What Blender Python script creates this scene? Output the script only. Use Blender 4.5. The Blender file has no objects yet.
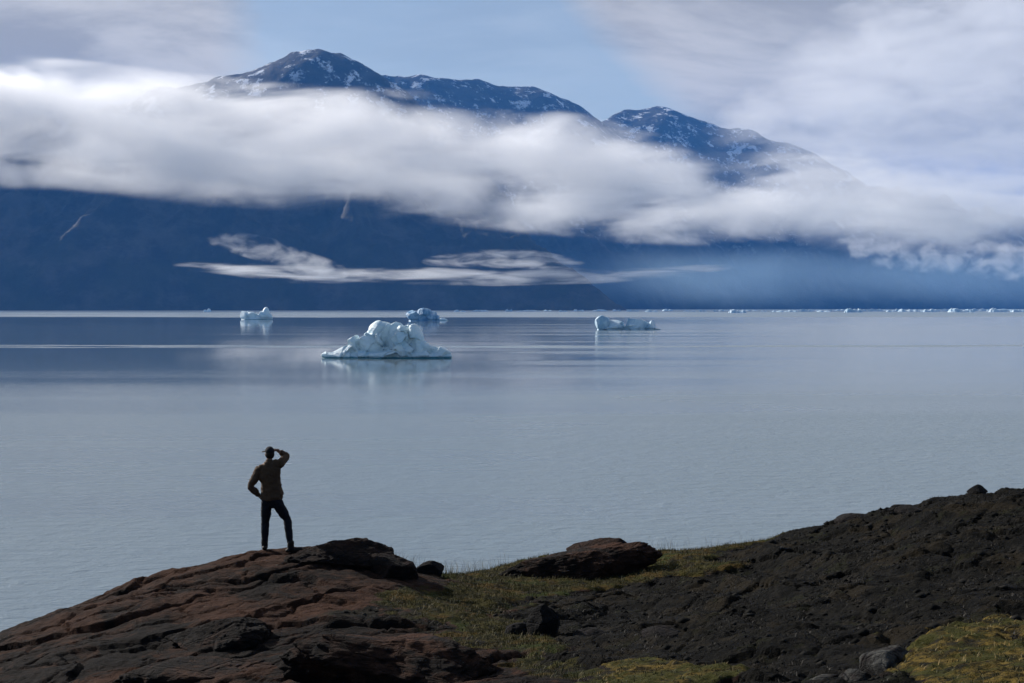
import bpy, bmesh, math, random
import numpy as np
from mathutils import Vector, Matrix

random.seed(7)
rng = np.random.default_rng(7)
scene = bpy.context.scene
COL = scene.collection
F = 1422.0                       # focal length in pixels at 1024 wide
W0, H0 = 1024, 683
HOR = 307.0                      # row of the true horizon
PITCH = math.atan((H0 / 2 - HOR) / F)
CAMZ = 25.0
CP, SP = math.cos(PITCH), math.sin(PITCH)


def at(px, py, d):
    """point at depth d (metres north of the camera) seen at a given row and column of the photo"""
    a = (px - W0 / 2) / F
    b = -(py - H0 / 2) / F
    vx, vy, vz = a, CP + b * SP, -SP + b * CP
    t = d / vy
    return Vector((vx * t, d, CAMZ + vz * t))


# ------------------------------------------------------------------ noise
_perm = rng.permutation(512)
_perm = np.concatenate([_perm, _perm, _perm])
_ang = rng.random(512) * 2 * math.pi
_gx, _gy = np.cos(_ang), np.sin(_ang)
_r1, _r2, _r3, _r4 = (rng.random(512) for _ in range(4))


def _hash(ix, iy):
    return _perm[(_perm[ix & 511] + iy) & 511] & 511


def perlin(x, y):
    ix = np.floor(x).astype(np.int64); iy = np.floor(y).astype(np.int64)
    fx = x - ix; fy = y - iy
    u = fx * fx * fx * (fx * (fx * 6 - 15) + 10)
    v = fy * fy * fy * (fy * (fy * 6 - 15) + 10)

    def g(a, b):
        h = _hash(ix + a, iy + b)
        return _gx[h] * (fx - a) + _gy[h] * (fy - b)
    return 1.5 * ((g(0, 0) * (1 - u) + g(1, 0) * u) * (1 - v) + (g(0, 1) * (1 - u) + g(1, 1) * u) * v)


def fbm(x, y, o=5, g=0.5, lac=2.03):
    s = 0; a = 1; n = 0
    for i in range(o):
        s = s + a * perlin(x + 17.3 * i, y - 9.1 * i); n += a
        a *= g; x = x * lac; y = y * lac
    return s / n


def ridged(x, y, o=5, g=0.5, lac=2.07):
    s = 0; a = 1; n = 0; w = 1
    for i in range(o):
        r = 1 - np.abs(perlin(x + 31.7 * i, y + 11.9 * i)) * 1.6
        r = np.clip(r, 0, 1) ** 2
        s = s + a * r * w; n += a
        w = np.clip(r * 1.6, 0, 1)
        a *= g; x = x * lac; y = y * lac
    return s / n


def voronoi(x, y):
    """F2-F1 and three random numbers plus offset of the nearest cell"""
    ix = np.floor(x).astype(np.int64); iy = np.floor(y).astype(np.int64)
    f1 = np.full(x.shape, 9.0); f2 = np.full(x.shape, 9.0)
    r = np.zeros(x.shape); tx = np.zeros(x.shape); ty = np.zeros(x.shape)
    for a in (-1, 0, 1):
        for b in (-1, 0, 1):
            h = _hash(ix + a, iy + b)
            dx = ix + a + _r1[h] - x; dy = iy + b + _r2[h] - y
            d = np.sqrt(dx * dx + dy * dy)
            near = d < f1
            f2 = np.where(near, f1, np.minimum(f2, d))
            plane = (_r3[h] - .5) + (dx * (_r4[h] - .5) + dy * (_r1[h] - .5)) * 1.1
            r = np.where(near, plane, r)
            tx = np.where(near, _r4[h], tx)
            f1 = np.where(near, d, f1)
    return f2 - f1, r, tx


def sstep(a, b, x):
    t = np.clip((x - a) / (b - a), 0, 1)
    return t * t * (3 - 2 * t)


# ------------------------------------------------------------------ object helpers
def tag(o, label=None, cat=None, group=None, kind=None):
    if label: o['label'] = label
    if cat: o['category'] = cat
    if group: o['group'] = group
    if kind: o['kind'] = kind
    return o


def mesh_obj(name, verts, faces, mat=None, parent=None, smooth=True):
    me = bpy.data.meshes.new(name)
    if isinstance(verts, np.ndarray):
        nf = len(faces)
        k = faces.shape[1]
        me.vertices.add(len(verts)); me.vertices.foreach_set('co', verts.astype(np.float32).ravel())
        me.loops.add(nf * k); me.loops.foreach_set('vertex_index', faces.astype(np.int32).ravel())
        me.polygons.add(nf)
        me.polygons.foreach_set('loop_start', (np.arange(nf) * k).astype(np.int32))
        me.polygons.foreach_set('loop_total', np.full(nf, k, np.int32))
        me.update(calc_edges=True)
        me.validate()
    else:
        me.from_pydata(verts, [], faces); me.update()
    if smooth:
        me.polygons.foreach_set('use_smooth', [True] * len(me.polygons))
    if mat: me.materials.append(mat)
    o = bpy.data.objects.new(name, me); COL.objects.link(o)
    if parent: o.parent = parent
    return o


def grid_faces(nx, ny):
    i = np.arange(ny - 1)[:, None] * nx + np.arange(nx - 1)[None, :]
    i = i.ravel()
    return np.stack([i, i + 1, i + nx + 1, i + nx], 1)


# ------------------------------------------------------------------ material helpers
class NT:
    def __init__(self, name, world=False):
        if world:
            self.m = bpy.data.worlds.new(name)
        else:
            self.m = bpy.data.materials.new(name)
        self.m.use_nodes = True
        self.t = self.m.node_tree
        self.t.nodes.clear()

    def n(self, typ, **kw):
        nd = self.t.nodes.new(typ)
        for k, v in kw.items():
            if k.startswith('i_'):
                nd.inputs[k[2:].replace('_', ' ')].default_value = v
            else:
                setattr(nd, k, v)
        return nd

    def l(self, a, b):
        self.t.links.new(a, b)

    def put(self, sock, v):
        if hasattr(v, 'is_output') or isinstance(v, bpy.types.NodeSocket):
            self.l(v, sock)
        else:
            sock.default_value = v

    def math(self, op, a, b=0.0, c=0.0, clamp=False):
        nd = self.n('ShaderNodeMath', operation=op, use_clamp=clamp)
        for s, v in zip(nd.inputs, (a, b, c)):
            self.put(s, v)
        return nd.outputs[0]

    def vmath(self, op, a, b=(0, 0, 0)):
        nd = self.n('ShaderNodeVectorMath', operation=op)
        self.put(nd.inputs[0], a); self.put(nd.inputs[1], b)
        return nd.outputs[0]

    def pos(self):
        return self.n('ShaderNodeNewGeometry').outputs['Position']

    def scale(self, v, s):
        return self.vmath('MULTIPLY', v, s)

    def noise(self, v, scale, detail=4, rough=0.55, dist=0.0):
        nd = self.n('ShaderNodeTexNoise')
        self.put(nd.inputs['Vector'], v)
        nd.inputs['Scale'].default_value = scale; nd.inputs['Detail'].default_value = detail
        nd.inputs['Roughness'].default_value = rough; nd.inputs['Distortion'].default_value = dist
        return nd.outputs[0]

    def vor(self, v, scale, feature='F1', out='Distance'):
        nd = self.n('ShaderNodeTexVoronoi', feature=feature)
        self.put(nd.inputs['Vector'], v); nd.inputs['Scale'].default_value = scale
        return nd.outputs[out]

    def remap(self, v, a, b, c=0.0, d=1.0, smooth=True):
        nd = self.n('ShaderNodeMapRange', interpolation_type='SMOOTHSTEP' if smooth else 'LINEAR')
        self.put(nd.inputs[0], v)
        for k, x in zip((1, 2, 3, 4), (a, b, c, d)):
            self.put(nd.inputs[k], x)
        return nd.outputs[0]

    def mix(self, f, a, b):
        nd = self.n('ShaderNodeMix', data_type='RGBA')
        self.put(nd.inputs[0], f)
        for s, v in ((nd.inputs[6], a), (nd.inputs[7], b)):
            if isinstance(v, (tuple, list)):
                s.default_value = (*v[:3], 1)
            else:
                self.l(v, s)
        return nd.outputs[2]

    def bump(self, h, strength, dist, normal=None):
        nd = self.n('ShaderNodeBump')
        nd.inputs['Strength'].default_value = strength; nd.inputs['Distance'].default_value = dist
        self.l(h, nd.inputs['Height'])
        if normal: self.l(normal, nd.inputs['Normal'])
        return nd.outputs[0]

    def attr(self, name, out='Fac'):
        nd = self.n('ShaderNodeAttribute'); nd.attribute_name = name
        return nd.outputs[out]

    def bsdf(self, color, rough=0.8, normal=None, spec=0.3, **kw):
        nd = self.n('ShaderNodeBsdfPrincipled')
        self.put(nd.inputs['Base Color'], (*color[:3], 1) if isinstance(color, (tuple, list)) else color)
        self.put(nd.inputs['Roughness'], rough)
        nd.inputs['Specular IOR Level'].default_value = spec
        if normal: self.l(normal, nd.inputs['Normal'])
        for k, v in kw.items():
            self.put(nd.inputs[k.replace('_', ' ')], v)
        o = self.n('ShaderNodeOutputMaterial')
        self.l(nd.outputs[0], o.inputs['Surface'])
        return nd


# ------------------------------------------------------------------ light, sky, camera
SUN_EL = math.radians(27)
SUN_AZ = math.radians(-54)        # measured from the view direction (+Y), negative = to the left
sun_dir = Vector((math.sin(SUN_AZ) * math.cos(SUN_EL), math.cos(SUN_AZ) * math.cos(SUN_EL), math.sin(SUN_EL)))
ld = bpy.data.lights.new('sun', 'SUN'); ld.energy = 5.0; ld.angle = math.radians(0.53); ld.color = (1.0, 0.95, 0.88)
lo = bpy.data.objects.new('sun', ld); COL.objects.link(lo)
lo.rotation_euler = (-sun_dir).to_track_quat('-Z', 'Y').to_euler()
lo.location = (0, 0, 200)

w = NT('World', world=True)
scene.world = w.m
sky = w.n('ShaderNodeTexSky', sky_type='NISHITA')
sky.sun_disc = False; sky.sun_elevation = SUN_EL; sky.sun_rotation = SUN_AZ
sky.altitude = 0; sky.air_density = 1.0; sky.dust_density = 0.6; sky.ozone_density = 1.0
vec = w.n('ShaderNodeTexCoord').outputs['Generated']
sep = w.n('ShaderNodeSeparateXYZ'); w.l(vec, sep.inputs[0])
X, Y, Z = sep.outputs
zc = w.math('ADD', w.math('MAXIMUM', Z, 0.0), 0.10)
pu = w.math('DIVIDE', X, zc); pv = w.math('DIVIDE', Y, zc)
cmb = w.n('ShaderNodeCombineXYZ'); w.l(pu, cmb.inputs[0]); w.l(pv, cmb.inputs[1])
P = cmb.outputs[0]
n1 = w.noise(P, 0.9, 7, 0.55, 0.3)
n2 = w.noise(w.vmath('ADD', P, (13.0, 5.0, 0)), 0.38, 3, 0.5, 0.2)
az = w.math('DIVIDE', X, w.math('MAXIMUM', w.math('ABSOLUTE', Y), 0.05))
# cloud deck: thick to the right and overhead, thin veil at left, a clear gap in the middle
right = w.remap(w.math('SUBTRACT', az, w.math('MULTIPLY', w.math('SUBTRACT', 0.19, Z), 0.9)), -0.02, 0.12)
left = w.math('MULTIPLY', w.remap(az, -0.09, -0.27), w.remap(Z, 0.24, 0.12, 0.85, 1.15))
high = w.math('MULTIPLY', w.remap(Z, 0.26, 0.36), w.remap(Z, 0.62, 0.48))
front = w.remap(Y, -0.15, 0.35)
cover = w.math('MULTIPLY', front, w.math('MAXIMUM', w.math('MAXIMUM', right, left), high))
nn = w.math('ADD', w.math('MULTIPLY', n1, 0.6), w.math('MULTIPLY', n2, 0.4))
fac = w.remap(w.math('ADD', nn, w.math('MULTIPLY', cover, 0.55)), 0.62, 0.98)
fac = w.math('MAXIMUM', w.math('MULTIPLY', fac, w.math('MAXIMUM', front, .25)), w.math('MULTIPLY', w.remap(nn, 0.35, 0.8, 0.22, 0.55), front))
tone = w.remap(w.noise(w.vmath('ADD', P, (3.0, 31.0, 0)), 1.1, 7, 0.58, 0.5), 0.40, 0.62)
bgs = w.n('ShaderNodeBackground'); bgs.inputs[1].default_value = 0.075
w.l(sky.outputs[0], bgs.inputs[0])
bgc = w.n('ShaderNodeBackground'); bgc.inputs[1].default_value = 1.0
ccol = w.mix(tone, (0.30, 0.295, 0.29), (0.49, 0.475, 0.46))
w.l(ccol, bgc.inputs[0])
ms = w.n('ShaderNodeMixShader')
w.l(fac, ms.inputs[0]); w.l(bgs.outputs[0], ms.inputs[1]); w.l(bgc.outputs[0], ms.inputs[2])
wo = w.n('ShaderNodeOutputWorld'); w.l(ms.outputs[0], wo.inputs[0])

cd = bpy.data.cameras.new('camera'); cam = bpy.data.objects.new('camera', cd); COL.objects.link(cam)
cd.sensor_width = 36; cd.lens = 36 * F / 1024; cd.clip_start = 0.1; cd.clip_end = 200000
cam.location = (0, 0, CAMZ); cam.rotation_euler = (math.pi / 2 - PITCH, 0, 0)
scene.camera = cam
vs = scene.view_settings
vs.view_transform = 'Standard'; vs.look = 'None'; vs.exposure = 0.46; vs.gamma = 1; vs.use_curve_mapping = False

# ------------------------------------------------------------------ foreground ground
CREST = [(-220, 790, 19), (-120, 700, 20.3), (0, 635, 22), (40, 620, 22.7), (78, 606, 23.2), (117, 590, 23.7), (156, 577, 24.1), (195, 568, 24.4), (234, 560, 24.7),
         (264, 553.3, 24.8), (295, 549.5, 24.9), (345, 552, 25.2), (380, 556, 25.3), (410, 570, 25.6), (440, 575, 26.5), (470, 573, 28), (520, 562, 29.4),
         (560, 557, 30), (600, 555, 30.5), (640, 554, 30.5), (700, 554, 30), (740, 547, 29.5), (800, 532, 29), (840, 523, 28.5),
         (880, 517, 28), (930, 502.5, 27.5), (975, 489.5, 27), (1024, 487, 26.5), (1120, 480, 26), (1300, 470, 26)]
INNER = [(0, 683, 18.7), (100, 622, 21.2), (100, 683, 17.6), (250, 580, 22.9), (250, 620, 20.6), (250, 683, 16.6),
         (380, 585, 22.6), (380, 620, 19.6), (380, 683, 15.6), (450, 600, 22.6), (450, 640, 18.6), (450, 683, 15.2),
         (560, 575, 26.6), (560, 600, 22.8), (560, 640, 18.2), (560, 683, 14.8), (680, 580, 24.6), (680, 620, 19.3),
         (680, 683, 14.2), (800, 560, 24.2), (800, 620, 17.6), (800, 683, 13.2), (920, 540, 22.8), (920, 600, 17.4),
         (920, 683, 12.4), (1024, 540, 21), (1024, 600, 16), (1024, 683, 11.6), (-150, 800, 14.5), (100, 900, 9.5),
         (512, 900, 8.8), (900, 900, 7.6), (1250, 700, 11), (1250, 560, 18)]
cps = []
for px, py, d in CREST + INNER:
    p = at(px, py, d); cps.append((p.x, p.y, p.z))
for px, py, d in CREST:
    p = at(px, py, d)
    for dd, dz in ((2.2, 0.75), (7, 3.4), (16, 8.5)):
        q = p * ((d + dd) / d)
        cps.append((q.x, d + dd, p.z - dz))
for x in (-120, -60, -25, 0, 25, 60, 120):
    cps.append((x, 62 + abs(x) * .1, 2.0 + 0.02 * x)); cps.append((x, 85 + abs(x) * .1, -4)); cps.append((x, 130, -10))
cps += [(0, 0, 23.4), (-4, 1, 22.6), (4, 1, 23.8), (0, -10, 25.5), (-14, 0, 19.5), (-30, 5, 12), (-60, 5, 3), (-30, -20, 16), (-120, 5, -8),
        (14, 2, 25.5), (30, 8, 28), (60, 5, 34), (120, 5, 42), (0, -40, 32), (-60, -40, 14), (60, -40, 44), (120, -60, 55), (-120, -60, 8),
        (0, -80, 40), (25, 25, 24), (45, 25, 27), (-22, 22, 13.5), (-16, 14, 17)]
cps = np.array(cps, float)


def _kern(r):
    return r ** 1.5


def fit(P2, v, reg=0.02):
    n = len(P2)
    r = np.sqrt(((P2[:, None] - P2[None]) ** 2).sum(-1))
    A = np.zeros((n + 3, n + 3)); A[:n, :n] = _kern(r) + np.eye(n) * reg
    A[:n, n] = 1; A[:n, n + 1:] = P2; A[n, :n] = 1; A[n + 1:, :n] = P2.T
    return np.linalg.solve(A, np.concatenate([v, np.zeros(3)]))


def evalf(P2, c, x, y):
    out = c[-3] + c[-2] * x + c[-1] * y
    for i in range(len(P2)):
        out = out + c[i] * _kern(np.sqrt((x - P2[i, 0]) ** 2 + (y - P2[i, 1]) ** 2))
    return out


BC = fit(cps[:, :2], cps[:, 2])
# depth as a function of the picture position, only used to find where a feature stands on the slope
DP = np.array([(px, py) for px, py, d in CREST + INNER], float)
DC = fit(DP, np.array([d for *_, d in CREST + INNER], float))


def depth(px, py):
    return float(evalf(DP, DC, np.array([px], float), np.array([py], float))[0])


def wxy(px, py):
    d = depth(px, py); p = at(px, py, d)
    return p.x, p.y


# what covers the slope: (px, py, radius m, red rock, moss, dark heath, gold moss)
COVER = []
def cov(t, r, *pts):
    for px, py in pts:
        COVER.append((*wxy(px, py), r, t))
cov(0, 1.6, (0, 640), (0, 670), (60, 610), (60, 650), (120, 585), (120, 620), (120, 660), (180, 570), (180, 600), (180, 640), (240, 560),
    (240, 590), (240, 620), (240, 655), (300, 552), (300, 580), (300, 610), (345, 560), (350, 590), (380, 570), (400, 650), (330, 640),
    (380, 680), (300, 675), (440, 665), (220, 680), (100, 680), (470, 680))
cov(1, 1.1, (450, 570), (480, 572), (430, 600), (470, 590), (510, 585), (560, 578), (600, 572), (650, 562), (690, 560), (400, 600), (450, 615),
    (490, 610), (480, 630), (520, 660), (560, 670), (500, 645), (720, 556), (620, 568), (680, 570), (540, 590))
cov(2, 1.3, (620, 600), (680, 590), (740, 560), (800, 545), (860, 530), (930, 515), (1000, 500), (740, 600), (800, 580), (860, 560), (930, 545),
    (1010, 530), (700, 625), (640, 635), (560, 630), (600, 650), (760, 625), (820, 610), (880, 590), (950, 575), (1020, 560), (800, 640), (860, 620),
    (920, 605), (990, 590), (700, 645), (640, 655), (530, 615), (570, 610), (820, 665), (660, 605), (350, 610), (390, 615), (1020, 600))
cov(3, 0.5, (600, 605), (640, 598), (670, 594), (560, 604), (700, 665), (670, 672), (640, 680), (730, 670), (620, 672), (930, 640), (980, 625),
    (1010, 615), (960, 655), (1015, 650), (1000, 680), (920, 665), (960, 635), (690, 683))


for cx_, cy_ in [(a, b) for a in range(13, 46, 4) for b in range(-6, 34, 5)] + [(10, 2), (10, 6), (8, -2), (11, 10)]:
    COVER.append((cx_, cy_, 3.2, 2))
for cx_, cy_ in ((0, 2), (3, 5), (-3, 4), (5, 8), (-2, 8), (2, -4), (6, 2), (7, 5)):
    COVER.append((cx_, cy_, 2.2, 1))


def cover(x, y):
    wx = x + fbm(x * .9 + 5, y * .9, 4) * 0.9; wy = y + fbm(x * .9, y * .9 + 40, 4) * 1.3
    ws = [np.full(x.shape, 1e-4) for _ in range(4)]
    ws[0] = ws[0] + 2e-4
    for cx, cy, r, t in COVER:
        ry = r * 1.25
        ws[t] = ws[t] + np.exp(-(((wx - cx) / r) ** 2 + ((wy - cy) / ry) ** 2) * 1.6)
    s = sum(v ** 3 for v in ws) + 1e-16
    return [v ** 3 / s for v in ws]


def axis(lo, hi, step, L, R, g=1.16):
    a = list(np.arange(lo, hi + 1e-6, step))
    s = step
    while a[-1] < R:
        s *= g; a.append(a[-1] + s)
    s = step
    b = []
    c = lo
    while c > L:
        s *= g; c -= s; b.append(c)
    return np.array(b[::-1] + a)


def ground_height(x, y, detail=True):
    z = evalf(cps[:, :2], BC, x, y)
    c = cover(x, y)
    if not detail:
        return z, c
    # joints and slabs of the bedrock
    a = 0.35
    u = (x * math.cos(a) + y * math.sin(a)); v = (-x * math.sin(a) + y * math.cos(a))
    wu = u + 0.5 * fbm(x * .7, y * .7, 3); wv = v + 0.35 * fbm(x * .8 + 9, y * .8, 3)
    e1, r1, _ = voronoi(wu * 0.33 + 3.3, wv * 0.75 + 1.7)
    e2, r2, _ = voronoi(wu * 0.9 + 13.3, wv * 1.9 + 7.7)
    slab = r1 * 0.10 - 0.11 * (1 - sstep(0, .07, e1)) * sstep(-.1, .25, fbm(x * .5, y * .5, 2)) + r2 * 0.05 - 0.04 * (1 - sstep(0, .08, e2))
    # thin foliation steps
    q = (z * 1.0 + 0.10 * v + 0.03 * u) * 5.5 + fbm(x * 1.1, y * 1.1, 4) * 1.6
    fr = q - np.floor(q)
    slab = slab + 0.035 * (sstep(.0, .82, fr) - fr) + 0.07 * fbm(x * .8, y * .8, 4) + 0.05 * fbm(x * 2.3, y * 2.3, 5) + 0.022 * fbm(x * 7, y * 7, 4)
    # heath and broken dark rock
    e3, r3, _ = voronoi(x * 1.5 + 2, y * 1.1 + 5 + 0.3 * fbm(x * 2, y * 2, 3))
    heath = 0.26 * (ridged(x * 0.38, y * 0.34 + .2 * x, 5) - .5) + r3 * 0.08 - 0.04 * (1 - sstep(0, .12, e3)) + 0.05 * fbm(x * 2.1, y * 2.1, 6, .62) + 0.02 * fbm(x * 11, y * 11, 3)
    moss = 0.08 * fbm(x * 0.9, y * 0.9, 3) + 0.07 * np.abs(fbm(x * 3.1, y * 3.1, 4)) + 0.02 * fbm(x * 12, y * 12, 3)
    gold = 0.04 + 0.08 * np.abs(fbm(x * 2.6, y * 2.6, 4)) + 0.03 * fbm(x * 12, y * 12, 3)
    near = sstep(60, 34, y) * sstep(2, 7, y)
    z = z + near * (c[0] * slab * 1.0 + c[2] * heath + c[1] * moss + c[3] * gold) + (1 - near) * 0.5 * fbm(x * .2, y * .2, 6)
    return z, c


gx = axis(-12, 14.5, 0.045, -160, 160); gy = axis(9, 34, 0.045, -110, 150)
GX, GY = np.meshgrid(gx, gy)
fx_, fy_ = GX.ravel(), GY.ravel()
gz, gc = ground_height(fx_, fy_)
GZ = gz.reshape(GX.shape)


def zat(x, y):
    i = int(np.clip(np.searchsorted(gx, x) - 1, 0, len(gx) - 2)); j = int(np.clip(np.searchsorted(gy, y) - 1, 0, len(gy) - 2))
    tx = (x - gx[i]) / (gx[i + 1] - gx[i]); ty = (y - gy[j]) / (gy[j + 1] - gy[j])
    return float((GZ[j, i] * (1 - tx) + GZ[j, i + 1] * tx) * (1 - ty) + (GZ[j + 1, i] * (1 - tx) + GZ[j + 1, i + 1] * tx) * ty)


def zat_v(x, y):
    i = np.clip(np.searchsorted(gx, x) - 1, 0, len(gx) - 2); j = np.clip(np.searchsorted(gy, y) - 1, 0, len(gy) - 2)
    tx = (x - gx[i]) / (gx[i + 1] - gx[i]); ty = (y - gy[j]) / (gy[j + 1] - gy[j])
    return (GZ[j, i] * (1 - tx) + GZ[j, i + 1] * tx) * (1 - ty) + (GZ[j + 1, i] * (1 - tx) + GZ[j + 1, i + 1] * tx) * ty


ground = mesh_obj('hillside', np.stack([fx_, fy_, gz], 1), grid_faces(len(gx), len(gy)))
tag(ground, 'dark bedrock and mossy hillside above the water', kind='structure')
ca = ground.data.color_attributes.new('cover', 'FLOAT_COLOR', 'POINT')
ca.data.foreach_set('color', np.stack([gc[0], gc[1], gc[2], gc[3]], 1).astype(np.float32).ravel())
aa = ground.data.attributes.new('gold', 'FLOAT', 'POINT')
aa.data.foreach_set('value', gc[3].astype(np.float32))


def rock_color(m, P, red=1.0):
    big = m.remap(m.noise(P, 0.55, 5, .6), .38, .64)
    fine = m.remap(m.noise(P, 6, 6, .65), .35, .68)
    a = m.mix(big, (0.0122, 0.0082, 0.0068), (0.0540, 0.0240, 0.0140))
    b = m.mix(fine, a, (0.0800, 0.0380, 0.0220))
    b = m.mix(m.math('MULTIPLY', fine, 0.6), a, b)
    dark_patch = m.remap(m.math('ADD', m.noise(P, 1.3, 7, .7, .6), m.math('MULTIPLY', m.math('SUBTRACT', m.noise(P, .32, 3, .5), .5), .9)), .50, .60)
    b = m.mix(m.math('MULTIPLY', dark_patch, .88), b, (0.0070, 0.0062, 0.0060))  # random near-black patches over the rock
    lich = m.math('MULTIPLY', m.remap(m.noise(P, 14, 4, .6), .66, .72), m.remap(m.noise(P, 1.1, 3, .5), .5, .6))
    b = m.mix(m.math('MULTIPLY', lich, .7), b, (0.1088, 0.1088, 0.0952))
    if red < 1:
        b = m.mix(1 - red, b, (0.0116, 0.0116, 0.0122))
    return b


def rock_bump(m, P, k=1.0):
    h = m.math('ADD', m.noise(P, 3.2, 9, .68, .3), m.math('MULTIPLY', m.noise(m.scale(P, (1, 1, 3.5)), 14, 7, .7), .45))
    cr = m.math('MULTIPLY', m.remap(m.vor(m.scale(P, (.5, 1.2, 1.6)), 1.7, 'DISTANCE_TO_EDGE'), 0, .035), .30)
    cr2 = m.math('MULTIPLY', m.remap(m.vor(m.scale(P, (.7, 1.2, 1.8)), 5.5, 'DISTANCE_TO_EDGE'), 0, .05), .12)
    fc = m.math('MULTIPLY', m.vor(m.scale(P, (.8, 1.1, 1.8)), 3.0), .22)
    h = m.math('ADD', m.math('ADD', h, cr), m.math('ADD', cr2, fc))
    return m.bump(h, 1.0 * k, 0.13)


m = NT('hillside_cover')
P = m.pos()
col_rock = rock_color(m, P)
nz = m.noise(P, 5, 7, .7)
col_moss = m.mix(m.remap(nz, .35, .65), (0.0110, 0.0106, 0.0025), (0.0550, 0.0466, 0.0081))
col_moss = m.mix(m.remap(m.noise(P, .9, 4, .5), .5, .66), col_moss, (0.0329, 0.0444, 0.0068))
col_moss = m.mix(m.math('MULTIPLY', m.remap(m.noise(P, 2.1, 5, .6), .52, .62), .7), col_moss, (0.0933, 0.0550, 0.0117))
col_moss = m.mix(m.math('MULTIPLY', m.remap(m.noise(P, 1.6, 6, .65), .53, .61), .8), col_moss, (0.010, 0.009, 0.007))
nh = m.noise(P, 4, 9, .75)
col_heath = m.mix(m.remap(nh, .44, .60), (0.0016, 0.0016, 0.0013), (0.0107, 0.0095, 0.0073))
col_heath = m.mix(m.remap(m.noise(P, 26, 6, .75), .60, .68, 0, .8), col_heath, (0.0351, 0.0317, 0.0254))
col_heath = m.mix(m.math('MULTIPLY', m.remap(m.noise(P, 1.0, 6, .68), .50, .62), .75), col_heath, (0.0181, 0.0131, 0.0062))
col_heath = m.mix(m.math('MULTIPLY', m.remap(m.noise(P, 1.7, 6, .7), .56, .62), .7), col_heath, (0.0124, 0.0135, 0.0046))
ng = m.noise(P, 7, 7, .7)
col_gold = m.mix(m.remap(ng, .38, .64), (0.012, 0.012, 0.004), (0.190, 0.130, 0.030))
col_gold = m.mix(m.remap(m.noise(P, 1.9, 5, .65), .46, .58), col_gold, (0.055, 0.054, 0.013))
col_gold = m.mix(m.math('MULTIPLY', m.remap(m.noise(P, 2.7, 5, .65), .54, .62), .8), col_gold, (0.010, 0.010, 0.008))
sepc = m.n('ShaderNodeSeparateColor'); m.l(m.attr('cover', 'Color'), sepc.inputs[0])
brk = m.math('SUBTRACT', m.noise(P, 3.5, 6, .65), .5)


def edge(v):
    return m.remap(m.math('ADD', v, m.math('MULTIPLY', brk, 1.6)), .36, .58)


c = m.mix(edge(sepc.outputs[2]), col_rock, col_heath)
c = m.mix(edge(sepc.outputs[1]), c, col_moss)
c = m.mix(edge(m.attr('gold')), c, col_gold)
h2 = m.math('ADD', m.noise(P, 9, 8, .72), m.math('MULTIPLY', m.noise(P, 38, 4, .7), .4))
nrm = m.bump(h2, 0.9, 0.06, rock_bump(m, P, .8))
m.bsdf(c, 0.95, nrm, 0.10)
ground.data.materials.append(m.m)

# ------------------------------------------------------------------ water
m = NT('fjord_water')
P = m.pos()
sp = m.n('ShaderNodeSeparateXYZ'); m.l(P, sp.inputs[0])
yy = sp.outputs[1]
wob = m.math('MULTIPLY', m.math('SUBTRACT', m.noise(m.scale(P, (.0006, .0010, 0)), 1, 4, .6), .5), 1.0)
ly = m.math('ADD', m.math('LOGARITHM', m.math('MAXIMUM', yy, 20), 10), m.math('ADD', m.math('MULTIPLY', wob, .16), m.math('MULTIPLY', m.math('SUBTRACT', m.noise(m.scale(P, (.004, .014, 0)), 1, 5, .65), .5), .10)))
ramp = m.n('ShaderNodeValToRGB')
# roughness by distance offshore: wind-ruffled streaks between slicks (log10 of metres, 1.9 .. 4.1)
RUF = [(1.9, .30), (2.40, .28), (2.46, .24), (2.58, .15), (2.70, .07), (2.80, .035), (2.90, .03), (2.942, .03), (2.953, .24), (2.963, .26), (2.975, .035),
       (3.05, .035), (3.2, .05), (3.36, .03), (3.50, .03), (3.535, .06), (3.56, .30), (3.8, .34), (4.1, .34)]
ramp.color_ramp.elements[0].position = 0; ramp.color_ramp.elements[1].position = 1
els = ramp.color_ramp.elements
for i, (p, v) in enumerate(RUF):
    t = (p - 1.9) / 2.2
    e = els[0] if i == 0 else (els[-1] if i == len(RUF) - 1 else els.new(t))
    e.position = t; e.color = (v, v, v, 1)
m.l(m.remap(ly, 1.9, 4.1, 0, 1, False), ramp.inputs[0])
streak = m.noise(m.scale(P, (.0010, .012, 0)), 1, 5, .6)
side = m.math('ADD', m.math('DIVIDE', sp.outputs[0], m.math('MAXIMUM', yy, 50)), m.math('MULTIPLY', m.math('SUBTRACT', streak, .5), .55))
ruf = m.math('ADD', m.math('MULTIPLY', ramp.outputs[0], m.remap(streak, .3, .7, .75, 1.25)), m.remap(side, -.06, .22, 0, .13))
w1 = m.noise(m.scale(P, (.55, 1.0, 0)), 0.5, 5, .6, .4)
w2 = m.noise(m.scale(P, (.6, 1.0, 0)), 2.3, 3, .6, .2)
hh = m.math('ADD', w1, m.math('MULTIPLY', w2, .22))
amp = m.math('MULTIPLY', hh, m.remap(ruf, .03, .28, .015, 1.0))
nrm = m.bump(amp, 1.0, 0.45)
m.bsdf((0.168, 0.222, 0.262), ruf, nrm, 0.5, IOR=1.333)
EXT = 45000
water = mesh_obj('water', [(-EXT, -3000, 0), (EXT, -3000, 0), (EXT, 42000, 0), (-EXT, 42000, 0)], [(0, 1, 2, 3)], m.m, smooth=False)
tag(water, 'calm grey blue fjord with darker slicks and pale wind streaks', kind='structure')

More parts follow.
